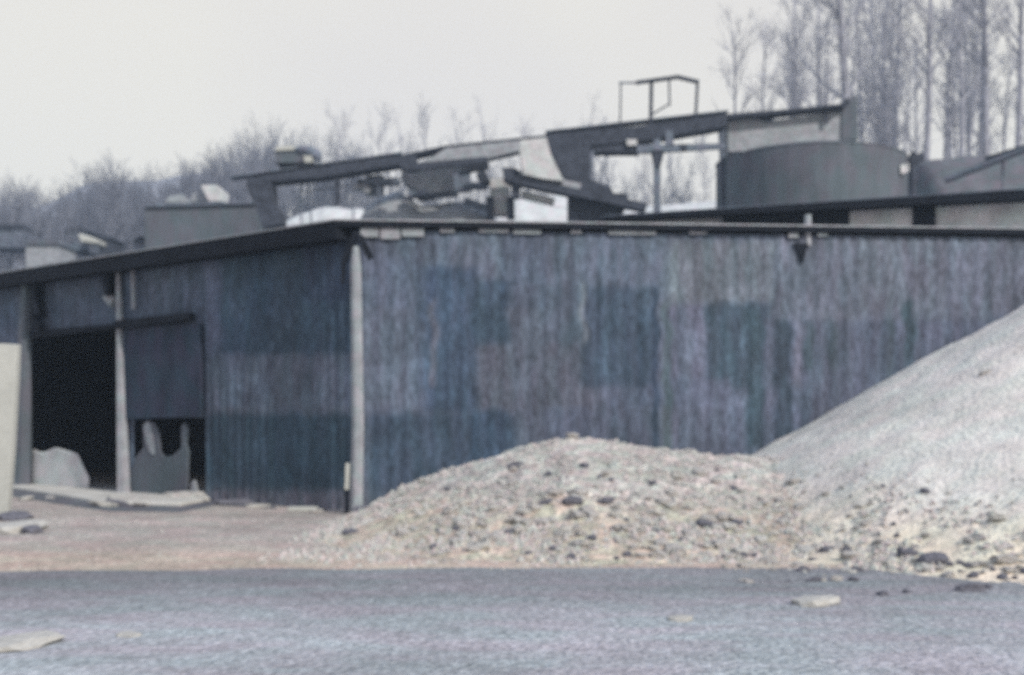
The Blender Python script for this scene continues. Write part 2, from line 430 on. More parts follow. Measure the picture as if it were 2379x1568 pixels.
# roof
def off(p, n, d): return (p+n*d)
OL, OR = .42, .14
# corner of the two overhang lines
a = CC+LN*OL; b = CC+RN*OR; den = LD.x*RD.y-LD.y*RD.x
t = ((b.x-a.x)*RD.y-(b.y-a.y)*RD.x)/den; oc = a+LD*t
lo_ = oc+LD*19; ro = oc+RD*17
plan = [(q.x, q.y) for q in (lo_, oc, ro, e3+RD*.6-RN*.3, mid-RN*.3, e2+LD*.8-LN*.3)]
ZR = EYE+(HY-508*K)/F*oc.y
MB().slab(plan, ZR-.03, ZR).build('roof', M['post'], shed)
def fascia(a, b, n, hgt, inset):
    a2 = a-n*inset; b2 = b-n*inset
    return MB().slab([(a.x, a.y), (b.x, b.y), (b2.x, b2.y), (a2.x, a2.y)], ZR-.05-hgt, ZR-.048)
ins = .012
fa = oc-LN*ins-RN*0; fascia(lo_-LN*ins, oc-LN*ins, LN, .30, .36).build('fascia', M['black'], shed)
fascia(oc-RN*ins+RD*.02, ro-RN*ins, RN, .075, .08).build('fascia', M['black'], shed)
# pale trim boards under the right eave
def rpos(xd):
    u = (xd*K-HX)/F; return (u*CY-CX)/(RD.x-u*RD.y)
for x0, x1, h in ((812,880,.17),(884,930,.2),(934,985,.15),(1022,1056,.07),(1112,1182,.06),(1192,1256,.08),(1325,1350,.06),(1412,1522,.07),(1600,1640,.05),(1830,1852,.09),(1897,1920,.06)):
    p = CC+RD*rpos(x0)+RN*.05; q = CC+RD*rpos(x1)+RN*.05
    if x0 == 812: p = CC+RN*.05-RD*.02
    MB().beam((p.x, p.y, ZR-.135-h/2), (q.x, q.y, ZR-.135-h/2), .03, h).build('trim_board', M['post'], shed)
# corner post
cp = P(836, 1190, 20.95); cb = MB()
pts = [(cp.x-.06, cp.y, -.05), (cp.x-.03, cp.y, 1.5), (cp.x-.05, cp.y, 3.0), (cp.x-.07, cp.y, 4.3), (cp.x-.07, cp.y, 4.66)]
cb.tube(pts, [.115,.11,.105,.10,.06], 8); cb.build('corner_post', M['post'], shed)
s_ = MB().beam((cp.x-.06, cp.y-.02, 4.90), (cp.x-.29, cp.y+.02, 4.38), .08, .1); s_.beam((cp.x-.29, cp.y+.02, 4.40), (cp.x-.31, cp.y+.05, 4.0), .07, .06); s_.build('brace', M['black'], shed)
MB().beam((cp.x+.0, cp.y-.03, 4.84), (cp.x+.20, cp.y, 4.44), .08, .11).build('brace', M['black'], shed)
# pale guard at the foot, and a black stub standing for the post's shadow
MB().beam((cp.x-.22, cp.y-.05, .42), (cp.x-.20, cp.y-.05, .88), .07, .08).build('guard_plate', M['white'], shed)
MB().beam((cp.x-.22, cp.y-.05, .0), (cp.x-.22, cp.y-.05, .42), .07, .07).build('post_shade_stub', M['black'], shed)
# left wall columns, header, door leaf
def col_l(xb, xt, yt, yb, w, m, name, outn=.12, wb=None):
    s0, zb = lw(xb, yb); s1, zt = lw(xt, yt)
    p = CC+LD*s0+LN*outn; q = CC+LD*s1+LN*outn
    return MB().tube([(p.x, p.y, max(zb, -.05)), (q.x, q.y, zt)], [wb or w, w], 6).build(name, m, shed)
col_l(300, 286, 615, 1180, .05, M['post'], 'column', .12, .16)
col_l(60, 74, 655, 1130, .13, M['tank'], 'column', .12, .26)
col_l(322, 320, 615, 720, .045, M['post'], 'downpipe', .12)
def brk(x0, y0, x1, y1, w, m=None, name='bracket'):
    s0, za = lw(x0, y0); s1, zb = lw(x1, y1); p = CC+LD*s0+LN*.16; q = CC+LD*s1+LN*.16
    MB().beam((p.x, p.y, za), (q.x, q.y, zb), .12, w).build(name, m or M['black'], shed)
brk(267, 625, 270, 690, .42); brk(262, 685, 279, 705, .2, M['post']); brk(98, 660, 108, 735, .42); brk(90,735,110,765,.18)
def leaf(poly, outn, thick, name, m, lab=None):
    mb = MB(); k = len(poly); f, b = [], []
    for xd, yd in poly:
        s, z = lw(xd, yd); p = CC+LD*s+LN*outn; p.z = z; f.append(p); b.append(p-LN*thick)
    mb.v = f+b; mb.f = [tuple(range(k)), tuple(range(2*k-1, k-1, -1))]+[(i, k+i, k+(i+1) % k, (i+1) % k) for i in range(k)]
    o = mb.build(name, m, shed)
    if lab: o['label'] = lab
    return o
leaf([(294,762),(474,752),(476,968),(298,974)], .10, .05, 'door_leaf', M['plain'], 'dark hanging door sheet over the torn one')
leaf([(288,746),(458,728),(458,744),(288,766)], .22, .16, 'door_rail', M['black'])
leaf([(55,772),(284,752),(284,762),(55,790)], .10, .1, 'lintel', M['black'])
leaf([(318,1062),(336,1040),(334,990),(346,976),(362,985),(372,1010),(374,1050),(385,1062),(405,1058),(424,1040),(424,990),(432,982),(440,1000),(434,1030),(440,1052),(438,1100),(436,1160),(300,1165),(306,1100)], .03, .04, 'torn_sheet', M['tank'], 'torn grey sheet with two ragged upright strips')
leaf([(339,1000),(338,986),(345,979),(352,986),(358,1010),(361,1040),(362,1056),(352,1050),(345,1030)], .045, .012, 'torn_strip', M['post'])
leaf([(443,1160),(448,1120),(453,1115),(457,1130),(462,1160)], .03, .05, 'torn_strip', M['post'])

# wall lamp over the long wall
lp = empty('wall_lamp', (P(1868, 560, 21.9)), 'pale stub post with a black hooked lamp arm at the long wall top', 'lamp')
Yw = 21.9
MB().tube([P(1877,572,Yw), P(1877,535,Yw), P(1877,499,Yw)], [.055,.065,.06], 8).build('stub_post', M['post'], lp)
MB().tube([P(1790,540,Yw), P(1822,548,Yw), P(1846,556,Yw), P(1858,572,Yw), P(1872,572,Yw)], [.035,.05,.065,.07,.07], 6).build('lamp_arm', M['dark'], lp)
MB().prism([P(1843,566,Yw-.1), P(1880,568,Yw-.1), P(1872,584,Yw-.1), P(1866,610,Yw-.1), P(1857,588,Yw-.1)], .2).build('lamp_shade', M['black'], lp)
MB().prism([P(1838,548,Yw), P(1866,546,Yw), P(1868,566,Yw), P(1856,562,Yw)], .06).build('gusset', M['post'], lp)

# apron, heap in the doorway, pale slab at left
def gp(xd, yd): x, y = on_ground(xd, yd); return (x, y)
A = [gp(-60,1118), gp(20,1134), gp(130,1152), gp(250,1172), gp(420,1176)]
s480 = CC+LD*lw(490); sm60 = CC+LD*16
mb = MB().slab(A+[(s480.x-LN.x*.0+.0, s480.y-.02), ((sm60-LN*.5).x, (sm60-LN*.5).y)], -.05, .06)
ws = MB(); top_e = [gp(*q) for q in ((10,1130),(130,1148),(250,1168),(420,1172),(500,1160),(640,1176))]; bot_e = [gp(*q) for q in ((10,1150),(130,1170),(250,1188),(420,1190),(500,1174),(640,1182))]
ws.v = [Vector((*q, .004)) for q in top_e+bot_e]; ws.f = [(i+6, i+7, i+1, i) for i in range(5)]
tag(ws.build('dark_ground_strip', M['spoil']), kind='structure')  # dark strip along the front edge of the apron
o = tag(mb.build('concrete_apron', M['apron'], bevel=.03), kind='structure')
dh = MB()
def hz(x, y): return 0
dc = CC+LD*(lw(135))+LN*-.1
k0 = len(dh.v)
prof = [(66,1040),(90,1050),(120,1036),(150,1045),(172,1052),(184,1080),(200,1112),(196,1150),(66,1150)]
fr = []; bk = []
for xd, yd in prof:
    s, z = lw(xd, yd); p = CC+LD*s-LN*.1; p.z = max(z, .0); fr.append(p); q = p+Vector((p.x, p.y, 0)).normalized()*.9; q.z = max(0, p.z*.8); bk.append(q)
k = len(fr); dh.v = fr+bk; dh.f = [tuple(range(k)), tuple(range(2*k-1, k-1, -1))]+[(i, k+i, k+(i+1) % k, (i+1) % k) for i in range(k)]
tag(dh.build('lime_block', M['pale'], bevel=.08), 'pale lumpy block of stone or lime inside the open black doorway', 'stone block')
mb = MB(); Yp = 20.3
mb.prism([P(-60,795,Yp), P(40,800,Yp), P(37,880,Yp), P(28,1040,Yp), P(16,1205,Yp), P(-60,1210,Yp)], .18)
tag(mb.build('concrete_slab', M['white'], bevel=.015), 'tall cream slab standing at the left edge of the yard', 'slab')
mb = MB(); x, y = on_ground(705, 1187); mb.box((x, y, .04), (.52,.3,.07)); tag(mb.build('plank', M['white'], bevel=.01), 'short pale board lying on the dirt at the foot of the left wall', 'board')

# ---------------------------------------------------------------- second shed behind right
s2 = empty('rear_shed', (6, 33, 0), 'second shed behind the long wall with a thick black rising eave and pale upper wall', 'shed')
Ya, Yb = 32.0, 28.2
pa = P(1400, 503, Ya); pb = P(2379, 440, Yb); dd = (pb-pa); pb = pa+dd*1.35; pa2 = pa-dd*.02
nb = Vector((-dd.y, dd.x, 0)).normalized()
if nb.y < 0: nb = -nb
def strip(a, b, h0, h1, depth, name, m, top0=0, outp=0):
    mb = MB(); a = Vector(a)-nb*outp; b = Vector(b)-nb*outp
    q = [a-Vector((0,0,top0)), b-Vector((0,0,top0)), b-Vector((0,0,h1)), a-Vector((0,0,h0))]
    mb.v = q+[v+nb*depth for v in q]; mb.f = [(0,1,2,3),(7,6,5,4)]+[(i, 4+i, 4+(i+1) % 4, (i+1) % 4) for i in range(4)]
    return mb.build(name, m, s2)
strip(pa, pb, .10, .27, .5, 'fascia', M['black'])
strip(pa, pb, -.03, -.03, 5, 'roof', M['mid'], -.005)
strip(pa, pb, 7, 7, .12, 'wall', M['pale'], .12, -.5)
def on2(xd, up=0):      # parameter on the eave line
    u = (xd*K-HX)/F; a = pa; d = dd
    t = (u*a.y-a.x)/(d.x-u*d.y); return a+d*t
def pan(x0, x1, h0, h1, name, m, outp=-.42):
    a, b = on2(x0), on2(x1); return strip(a, b, h1, h1, .06, name, m, h0, outp)
pan(1662, 1900, .1, .62, 'opening', M['black']); pan(1900, 1968, .1, .62, 'opening', M['black']); pan(2118, 2172, .1, .74, 'opening', M['black'])
pan(1660, 1672, .1, 1.2, 'wall_column', M['post'], -.38)

# ---------------------------------------------------------------- tank and things on the right
Yt = 48.0
ca = P(1672, 365, Yt); cb_ = P(2108, 365, Yt); cxx = (ca.x+cb_.x)/2; rad = (cb_.x-ca.x)/2; zt = P(1672, 366, Yt-rad*.2).z
tk = empty('storage_tank', (cxx, Yt+rad, gz(cxx, Yt)), 'wide round grey tank with a low domed roof behind the rear shed', 'tank')
base = 5.5; Yc = Yt+rad*.15
mb = MB(); mb.tube([(cxx, Yc, base), (cxx, Yc, zt)], [rad, rad], 48); mb.build('shell', M['tank'], tk, smooth=False)
mb = MB(); mb.tube([(cxx, Yc, zt), (cxx, Yc, zt+.06), (cxx, Yc, zt+.22), (cxx, Yc, zt+.42), (cxx, Yc, zt+.56), (cxx, Yc, zt+.62)], [rad*1.0, rad*1.01, rad*.88, rad*.62, rad*.33, .1], 48)
mb.build('roof', M['tank'], tk, smooth=True)
mb = MB(); mb.tube([(cxx-rad*.97, Yc-.9, base), (cxx-rad*.97, Yc-.9, zt+.05)], [.12, .12], 6); mb.build('ladder_rail', M['dark'], tk)
pp = empty('yard_pole', P(2122, 480, 40), 'dark pole with a crooked lamp bracket just right of the domed tank', 'pole')
MB().tube([P(2120,520,40), P(2121,420,40), P(2118,362,40)], [.13,.11,.10], 8).build('pole', M['dark'], pp)
MB().prism([P(2112,372,39.9), P(2122,350,39.9), P(2132,358,39.9), P(2146,352,39.9), P(2148,372,39.9), P(2128,382,39.9)], .25).build('lamp_bracket', M['dark'], pp)
tag(MB().prism([P(2092,384,46), P(2104,380,46), P(2108,400,46), P(2094,404,46)], .5).build('vent_box', M['pale']), 'small white box on the right shoulder of the domed tank', 'box')

def lump(name, pts, Yc, depth, m, lab, cat):
    "ridge shaped heap with silhouette pts at distance Yc"
    mb = MB(); n = 60; rows = 14; x0, x1 = pts[0][0], pts[-1][0]
    for j in range(rows+1):
        v = j/rows*2-1
        for i in range(n+1):
            xd = x0+(x1-x0)*i/n; yd = interp(pts, xd); p = P(xd, yd, Yc); y = Yc+v*depth
            b = gz(p.x, y)-.5
            z = b+(p.z-b)*(1-abs(v)**1.4)+.12*noise.noise(Vector((p.x*1.2, y*1.2, 2)))
            mb.v.append(Vector((p.x, y, z)))
    for j in range(rows):
        for i in range(n): a = j*(n+1)+i; mb.f.append((a, a+1, a+n+2, a+n+1))
    return tag(mb.build(name, m, smooth=True), lab, cat)
lump('spoil_heap', [(2090,480),(2125,382),(2150,372),(2200,366),(2300,358),(2400,350),(2600,330),(2800,400)], 54, 7, M['spoil'], 'brown grey earth heap behind the pole at the right edge', 'heap')
tb = empty('belt_conveyor', P(2200, 420, 46), 'short dark belt conveyor climbing the earth heap at the right edge', 'conveyor')
MB().beam(P(2195,420,47), P(2400,340,45.5), .5, .16).build('belt_frame', M['mid'], tb)
MB().beam(P(2290,372,46.4), P(2400,338,45.5), .3, .2).build('drive_cover', M['dark'], tb)
MB().beam(P(2330,372,46.3), P(2330,470,46.3), .07, .07).build('leg', M['mid'], tb)
lump('stockpile', [(835,516),(856,480),(880,456),(925,446),(950,456),(980,482),(1040,468),(1080,471),(1130,486),(1160,516)], 58, 4, M['post'], 'grey stockpile under the conveyor gallery', 'heap')
lump('stockpile', [(1370,520),(1440,486),(1560,476),(1650,468),(1690,464),(1760,464)], 66, 7, M['pale'], 'bright pale bank under the conveyor just left of the domed tank', 'heap')
lump('stockpile', [(1030,524),(1130,500),(1200,458),(1330,452),(1400,524)], 70, 5, M['pale'], 'pale pile seen under the sloping discharge conveyor', 'heap')
lump('stockpile', [(640,524),(700,496),(760,480),(840,486),(900,524)], 70, 5, M['pale'], 'pale pile seen right of the hanging chute of the long conveyor', 'heap')

# ---------------------------------------------------------------- crushing plant
Y0 = 55.0
cv = empty('long_conveyor', z2(300, 800, Y0), 'long inclined conveyor climbing from left to right above the shed roofs', 'conveyor')
def run(pts_t, pts_b, depth, name, m, Y=Y0, par=None):
    return MB().prism(pts_t+pts_b[::-1], depth).build(name, m, par or cv)
# deck and girder, in lengths
run([z2(240,558,Y0), z2(700,488,Y0), z2(1150,422,Y0)], [z2(245,592,Y0), z2(700,548,Y0), z2(1150,474,Y0)], 1.2, 'girder', M['dark'])
run([z2(1152,421,Y0), z2(1400,368,Y0), z2(1978,308,Y0)], [z2(1152,438,Y0), z2(1400,380,Y0), z2(1978,320,Y0)], 1.2, 'girder', M['dark'])
run([z2(1980,306,Y0), z3(350,665,Y0), z3(810,600,Y0)], [z2(1980,400,Y0), z3(400,735,Y0), z3(810,664,Y0)], 1.2, 'girder', M['dark'])
run([z3(812,601,Y0), z3(1100,578,Y0), z3(1435,545,Y0)], [z3(812,622,Y0), z3(1100,596,Y0), z3(1435,558,Y0)], 1.0, 'handrail', M['dark'])
MB().beam(z2(150,562,Y0+.6), z2(1150,420,Y0+.6), .9, .06).build('belt', M['mid'], cv)
MB().beam(z2(1980,298,Y0+.6), z3(810,596,Y0+.6), .9, .06).build('belt', M['mid'], cv)
run([z3(-10,700,Y0+.1), z3(350,735,Y0+.1)], [z3(-10,800,Y0+.1), z3(355,800,Y0+.1)], 1.0, 'drive_housing', M['dark'])
run([z3(335,768,Y0), z3(400,764,Y0), z3(800,756,Y0)], [z3(335,806,Y0), z3(400,806,Y0), z3(800,782,Y0)], .3, 'lower_beam', M['mid'])
MB().prism([z3(280,735,Y0-.1), z3(335,735,Y0-.1), z3(335,765,Y0-.1), z3(285,768,Y0-.1)], .2).build('sign_plate', M['pale'], cv)
for a, b, w in (((770,545),(770,710),.34), ((360,560),(400,800),.3), ((700,545),(704,560),.1)):
    MB().beam(z2(*a, Y0+.3), z2(*b, Y0+.3), w*.7, w*.7).build('leg', M['dark'], cv)
MB().beam(z3(440,700,Y0+.2), z3(442,1180,Y0+.2), .3, .30).build('leg', M['mid'], cv)
MB().prism([z3(412,795,Y0), z3(482,795,Y0), z3(458,885,Y0), z3(436,885,Y0)], .4).build('knee_plate', M['dark'], cv)
MB().beam(z3(520,740,Y0+.2), z3(400,700,Y0+.2), .2, .2).build('strut', M['dark'], cv)
MB().prism([z3(485,690,Y0-.05), z3(525,690,Y0-.05), z3(530,765,Y0-.05), z3(490,765,Y0-.05)], .3).build('hanger', M['mid'], cv)
MB().prism([z3(565,760,Y0-.05), z3(600,760,Y0-.05), z3(600,795,Y0-.05), z3(570,795,Y0-.05)], .3).build('hanger', M['dark'], cv)
for i in range(9):
    t = (i+.5)/9; a = z2(420,566,Y0+.5).lerp(z2(1120,474,Y0+.5), t); a.z -= .0
    MB().beam(a-Vector((.28,0,0)), a+Vector((.05,0,-.16)), .05, .05).build('roller_bracket', M['dark'], cv)
for a, b in (((560,562),(560,820)), ((600,562),(620,820)), ((860,520),(862,800)), ((1010,500),(1012,800))):
    MB().beam(z2(*a, Y0+.9), z2(*b, Y0+.9), .07, .07).build('trestle_post', M['mid'], cv)
MB().beam(z2(560,640,Y0+.9), z2(860,600,Y0+.9), .05, .05).build('brace', M['mid'], cv)
MB().beam(z2(862,640,Y0+.9), z2(1010,560,Y0+.9), .05, .05).build('brace', M['mid'], cv)
# hanging chute at the left end
MB().prism([z2(240,585,Y0-.1), z2(385,585,Y0-.1), z2(392,690,Y0-.1), z2(440,755,Y0-.1), z2(445,820,Y0-.1), z2(335,850,Y0-.1), z2(300,740,Y0-.1), z2(255,640,Y0-.1)], 1.4).build('discharge_chute', M['dark'], cv)
# pale clad gallery
gl = empty('conveyor_gallery', z2(1500, 480, 53.6), 'pale sheet clad gallery hanging under the middle of the long conveyor', 'gallery')
Yg = 53.6
MB().prism([z2(1225,478,Yg), z2(1330,430,Yg), z2(1400,384,Yg), z2(1830,338,Yg), z2(1830,398,Yg), z2(1650,440,Yg)], .9).build('cladding', M['post'], gl)
MB().prism([z2(1832,338,Yg), z2(1985,322,Yg), z2(2010,420,Yg), z2(2085,575,Yg), z2(1960,560,Yg), z2(1850,535,Yg), z2(1832,420,Yg)], .9).build('end_cladding', M['pale'], gl)
MB().beam(z2(1160,500,Yg-.1), z2(1640,455,Yg-.1), .3, .28).build('lower_chord', M['dark'], gl)
MB().prism([z2(1130,432,Yg), z2(1225,425,Yg), z2(1235,500,Yg), z2(1135,500,Yg)], 1.0).build('junction_box', M['dark'], gl)
# crusher body
cr = empty('crusher_house', z2(1300, 700, 56.5), 'grey crusher machine body behind the gallery with pale platforms beside it', 'machine')
Yr = 56.8
MB().prism([z2(1145,500,Yr), z2(1520,490,Yr), z2(1480,545,Yr), z2(1460,625,Yr), z2(1270,640,Yr), z2(1190,600,Yr), z2(1140,560,Yr)], 2).build('body', M['post'], cr)
for a, b, w, m in (((890,588),(1130,580),.24,'mid'), ((990,545),(992,665),.28,'mid'), ((1500,515),(1650,488),.2,'dark'), ((1492,520),(1500,640),.35,'mid'), ((1600,530),(1640,600),.4,'dark'), ((1520,603),(1640,606),.22,'mid'), ((1285,640),(1290,690),.22,'dark'), ((885,602),(965,640),.3,'post'), ((1180,658),(1290,650),.25,'mid'), ((1510,690),(1650,735),.2,'mid')):
    MB().beam(z2(*a, Yr-.5), z2(*b, Yr-.5), .8, w).build('walkway', M[m], cr)
MB().prism([z2(1655,560,Yr-.6), z2(1770,560,Yr-.6), z2(1775,770,Yr-.6), z2(1665,770,Yr-.6)], .8).build('pillar', M['pale'], cr)
for x in (1655, 1775): MB().beam(z2(x,670,Yr-.9), z2(x+4,800,Yr-.9), .35, .35).build('leg', M['dark'], cr)
# discharge conveyor down to the right
dc_ = empty('discharge_conveyor', z2(1800, 600, 54.2), 'dark discharge conveyor sloping down to the right under the gallery', 'conveyor')
Yd = 54.2
MB().beam(z2(1800,575,Yd), z2(2560,735,Yd), .8, .34).build('belt_frame', M['dark'], dc_)
MB().beam(z2(1810,540,Yd+.2), z2(2180,618,Yd+.2), .8, .3).build('cover', M['post'], dc_)
MB().prism([z2(1730,495,Yd-.2), z2(1810,500,Yd-.2), z2(1850,565,Yd-.2), z2(1810,600,Yd-.2), z2(1735,560,Yd-.2)], 1).build('head_drum', M['dark'], dc_)
MB().prism([z2(1780,605,Yd-.1), z2(1835,600,Yd-.1), z2(1830,665,Yd-.1), z2(1785,665,Yd-.1)], .8).build('motor_box', M['dark'], dc_)
MB().beam(z2(1840,655,Yd+.8), z2(2030,700,Yd+.8), .5, .3).build('return_belt', M['pale'], dc_)
# dark tower
tw = empty('hopper_tower', z2(2100, 800, 55.4), 'dark steel hopper tower carrying the long conveyor near the middle', 'tower')
Yv = 54.8
MB().prism([z2(1985,322,Yv), z2(2240,330,Yv), z2(2240,565,Yv), z2(2330,600,Yv), z2(2180,640,Yv), z2(2085,580,Yv), z2(2020,440,Yv)], 1.6).build('hopper', M['dark'], tw)
MB().prism([z3(-20,940,Yv-.2), z3(70,950,Yv-.2), z3(190,978,Yv-.2), z3(212,1020,Yv-.2), z3(285,1022,Yv-.2), z3(285,1048,Yv-.2), z3(215,1060,Yv-.2), z3(275,1090,Yv-.2), z3(270,1112,Yv-.2), z3(205,1150,Yv-.2), z3(-20,1180,Yv-.2)], 2.4).build('bin', M['dark'], tw)
MB().prism([z2(2240,410,Yv), z2(2262,400,Yv), z2(2250,570,Yv), z2(2240,566,Yv)], 1.2).build('leg', M['mid'], tw)
# gantry frame on the conveyor
gf = empty('gantry_frame', z3(440, 650, Y0), 'open post frame with a thin dark roof bar standing on the long conveyor', 'frame')
MB().beam(z3(330,437,Y0), z3(545,408,Y0), .2, .15).build('roof_bar', M['dark'], gf)
MB().beam(z3(540,405,Y0), z3(662,434,Y0), .2, .15).build('roof_bar', M['dark'], gf)
MB().beam(z3(240,437,Y0), z3(335,437,Y0), .1, .07).build('roof_bar', M['mid'], gf)
for x0, ya, x1, yb, w in ((250,440,246,672,.07),(412,430,408,660,.16),(505,415,508,560,.08),(655,436,645,620,.12),(415,605,500,552,.07)):
    MB().beam(z3(x0,ya,Y0+.1), z3(x1,yb,Y0+.1), w, w).build('post', M['dark'], gf)
MB().beam(z3(250,440,Y0+1.6), z3(246,672,Y0+1.6), .06, .06).build('post', M['mid'], gf)
MB().beam(z3(655,436,Y0+1.6), z3(645,620,Y0+1.6), .08, .08).build('post', M['mid'], gf)
# head hut at the top end
hh = empty('head_hut', z3(1100, 740, 55.5), 'pale grey clad hut at the upper end of the long conveyor above the tank', 'hut')
Yh = 55.6
MB().prism([z3(812,618,Yh), z3(985,600,Yh), z3(1020,640,Yh), z3(1300,600,Yh), z3(1420,585,Yh), z3(1420,790,Yh), z3(820,800,Yh)], 2.5).build('wall', M['post'], hh)
MB().prism([z3(1420,545,Yh-.1), z3(1435,520,Yh-.1), z3(1500,508,Yh-.1), z3(1505,735,Yh-.1), z3(1415,740,Yh-.1)], 2.5).build('end_wall', M['tank'], hh)
MB().prism([z3(985,590,Yh-.2), z3(1010,612,Yh-.2), z3(1055,618,Yh-.2), z3(1050,640,Yh-.2), z3(990,630,Yh-.2)], .5).build('pulley', M['dark'], hh)
MB().prism([z3(1415,560,Yh-.3), z3(1450,515,Yh-.3), z3(1460,545,Yh-.3), z3(1425,582,Yh-.3)], .6).build('head_pulley', M['dark'], hh)
MB().beam(z3(1330,560,Yh-.2), z3(1335,660,Yh-.2), .12, .12).build('post', M['dark'], hh)
# cab at the foot of the conveyor
cbn = empty('control_cab', z1(1850, 500, 55), 'small cab with a bright curved roof above the left end of the long conveyor', 'cab')
MB().prism([z1(1775,520,55), z1(1775,445,55), z1(1905,435,55), z1(1960,470,55), z1(1960,520,55)], 1.6).build('body', M['tank'], cbn)
MB().prism([z1(1770,445,54.9), z1(1790,420,54.9), z1(1890,408,54.9), z1(1910,436,54.9)], 1.8).build('roof', M['white'], cbn)
MB().tube([z1(1905,438,55), z1(1960,438,55), z1(2010,455,55), z1(2050,480,55), z1(2058,505,55)], [.12,.2,.24,.26,.14], 8).build('duct', M['mid'], cbn)
MB().prism([z1(1960,480,54.8), z1(2010,475,54.8), z1(2020,515,54.8), z1(1965,520,54.8)], .6).build('window', M['white'], cbn)

# flat roofed building left
fb = empty('flat_building', z1(1300, 950, 60), 'low flat roofed grey building behind the left eave, pale clutter on its roof', 'building')
Yf = 60.0
MB().prism([z1(935,800,Yf), z1(1000,790,Yf), z1(1640,782,Yf), z1(1700,935,Yf), z1(1700,1040,Yf), z1(935,1120,Yf)], 7).build('wall', M['tank'], fb)
MB().prism([z1(920,790,Yf-.2), z1(1660,770,Yf-.2), z1(1660,784,Yf-.2), z1(920,806,Yf-.2)], 7.4).build('roof', M['mid'], fb)
tag(MB().prism([z1(1055,782,63), z1(1090,735,63), z1(1180,725,63), z1(1190,782,63)], 2).build('crate', M['post'], bevel=.06), 'pale crate like stack at the left of the clutter on the flat roof', 'stack')
tag(MB().prism([z1(1225,775,63.5), z1(1240,720,63.5), z1(1330,700,63.5), z1(1345,770,63.5)], 1.2).build('crate', M['post'], bevel=.05), 'grey crate between the pale ones on the flat roof', 'stack')
tag(MB().prism([z1(1345,772,63), z1(1290,665,63), z1(1400,665,63), z1(1440,700,63), z1(1435,772,63)], 1.4).build('crate', M['pale'], bevel=.05), 'bright pale crate with a slanting top at the right of the flat roof', 'stack')
# small buildings far left
def hut(name, x0, x1, yt, yb, Y, wm, rm, lab, over=4, rh=10, cat='hut'):
    o = empty(name, P((x0+x1)/2, yb, Y), lab, cat)
    MB().prism([P(x0,yt,Y), P(x1,yt,Y), P(x1,yb+30,Y), P(x0,yb+30,Y)], 3).build('wall', wm, o)
    mb = MB().prism([P(x0-over,yt,Y-.2), P(x0+8,yt-rh,Y-.2), P(x1-8,yt-rh,Y-.2), P(x1+over,yt,Y-.2)], 3.4); mb.build('roof', rm, o)
    return o
hut('cottage', 60, 138, 568, 606, 80, M['post'], M['tank'], 'small pale walled house above the far left end of the eave', cat='house')
hut('rear_hut', -20, 58, 530, 545, 92, M['mid'], M['dark'], 'long dark roofed hut at the far left edge', cat='hut')
h3 = hut('rear_hut', 152, 200, 536, 552, 86, M['mid'], M['dark'], 'small hut with a dark rounded roof beside a white trailer', cat='hut')
tag(MB().prism([P(180,542,84), P(206,548,84), P(226,556,84), P(224,566,84), P(186,562,84)], 2).build('trailer', M['white'], bevel=.1), 'small white trailer between two dark huts on the far slope', 'trailer')
hut('rear_hut', 232, 256, 554, 566, 86, M['dark'], M['dark'], 'tiny dark hut right of the white trailer', cat='hut')
hut('rear_hut', 312, 410, 560, 575, 62, M['mid'], M['dark'], 'dark roofed hut in front of the flat roofed building', cat='hut')

# ---------------------------------------------------------------- trees
def tree_protos(seed, kind):
    rnd = random.Random(seed); tr = MB(); cr = MB()
    H = 10.0
    def limb(p, d, L, r, lev, mb):
        seg = 4 if lev < 2 else 2; pts = [p]; rr = [r]
        for i in range(seg):
            d = (d+Vector((rnd.gauss(0,.12), rnd.gauss(0,.12), rnd.gauss(.04,.08)))*(1 if lev else .35)).normalized()
            p = p+d*L/seg; pts.append(p); rr.append(max(.008, r*(1-.75*(i+1)/seg)))
        mb.tube(pts, rr, 6 if lev == 0 else 4 if lev == 1 else 3, cap=False)
        return pts, rr, d
    if kind == 'tall':
        pts, rr, d = limb(Vector((0,0,0)), Vector((rnd.gauss(0,.03),0,1)), H, .15, 0, tr)
        starts = [(rnd.uniform(.28, .99), rnd.uniform(.5, 1.1)) for _ in range(22)]; up = 1.3; l1 = 2.4; tw = 5
    else:
        pts, rr, d = limb(Vector((0,0,0)), Vector((rnd.gauss(0,.05),0,1)), H*.75, .15, 0, tr)
        starts = [(rnd.uniform(.2, .99), rnd.uniform(.6, 1.1)) for _ in range(34)]; up = .65; l1 = 3.6; tw = 9
    for t, sc in starts:
        q = t*(len(pts)-1); i = min(int(q), len(pts)-2); p = pts[i].lerp(pts[i+1], q-i)
        a = rnd.uniform(0, 6.28); d1 = Vector((math.cos(a), math.sin(a), up*rnd.uniform(.6, 1.3))).normalized()
        p1, r1, _ = limb(p, d1, l1*sc*(1.15-.6*t), .05*(1.2-t*.6), 1, cr)
        for _k in range(tw):
            q = rnd.uniform(.25, 1)*(len(p1)-1); i = min(int(q), len(p1)-2); pp_ = p1[i].lerp(p1[i+1], q-i)
            d2 = (d1+Vector((rnd.gauss(0,.6), rnd.gauss(0,.6), rnd.gauss(.3,.4)))).normalized()
            p2, r2, _ = limb(pp_, d2, rnd.uniform(.7, 1.5)*sc, .018, 2, cr)
            for _m in range(4):
                d3 = (d2+Vector((rnd.gauss(0,.6), rnd.gauss(0,.6), rnd.gauss(.1,.5)))).normalized()
                b = p2[rnd.randint(0, 1)].lerp(p2[2], rnd.random())
                limb(b, d3, rnd.uniform(.35, .8)*sc, .011, 3, cr)
    return tr, cr
protos = {}
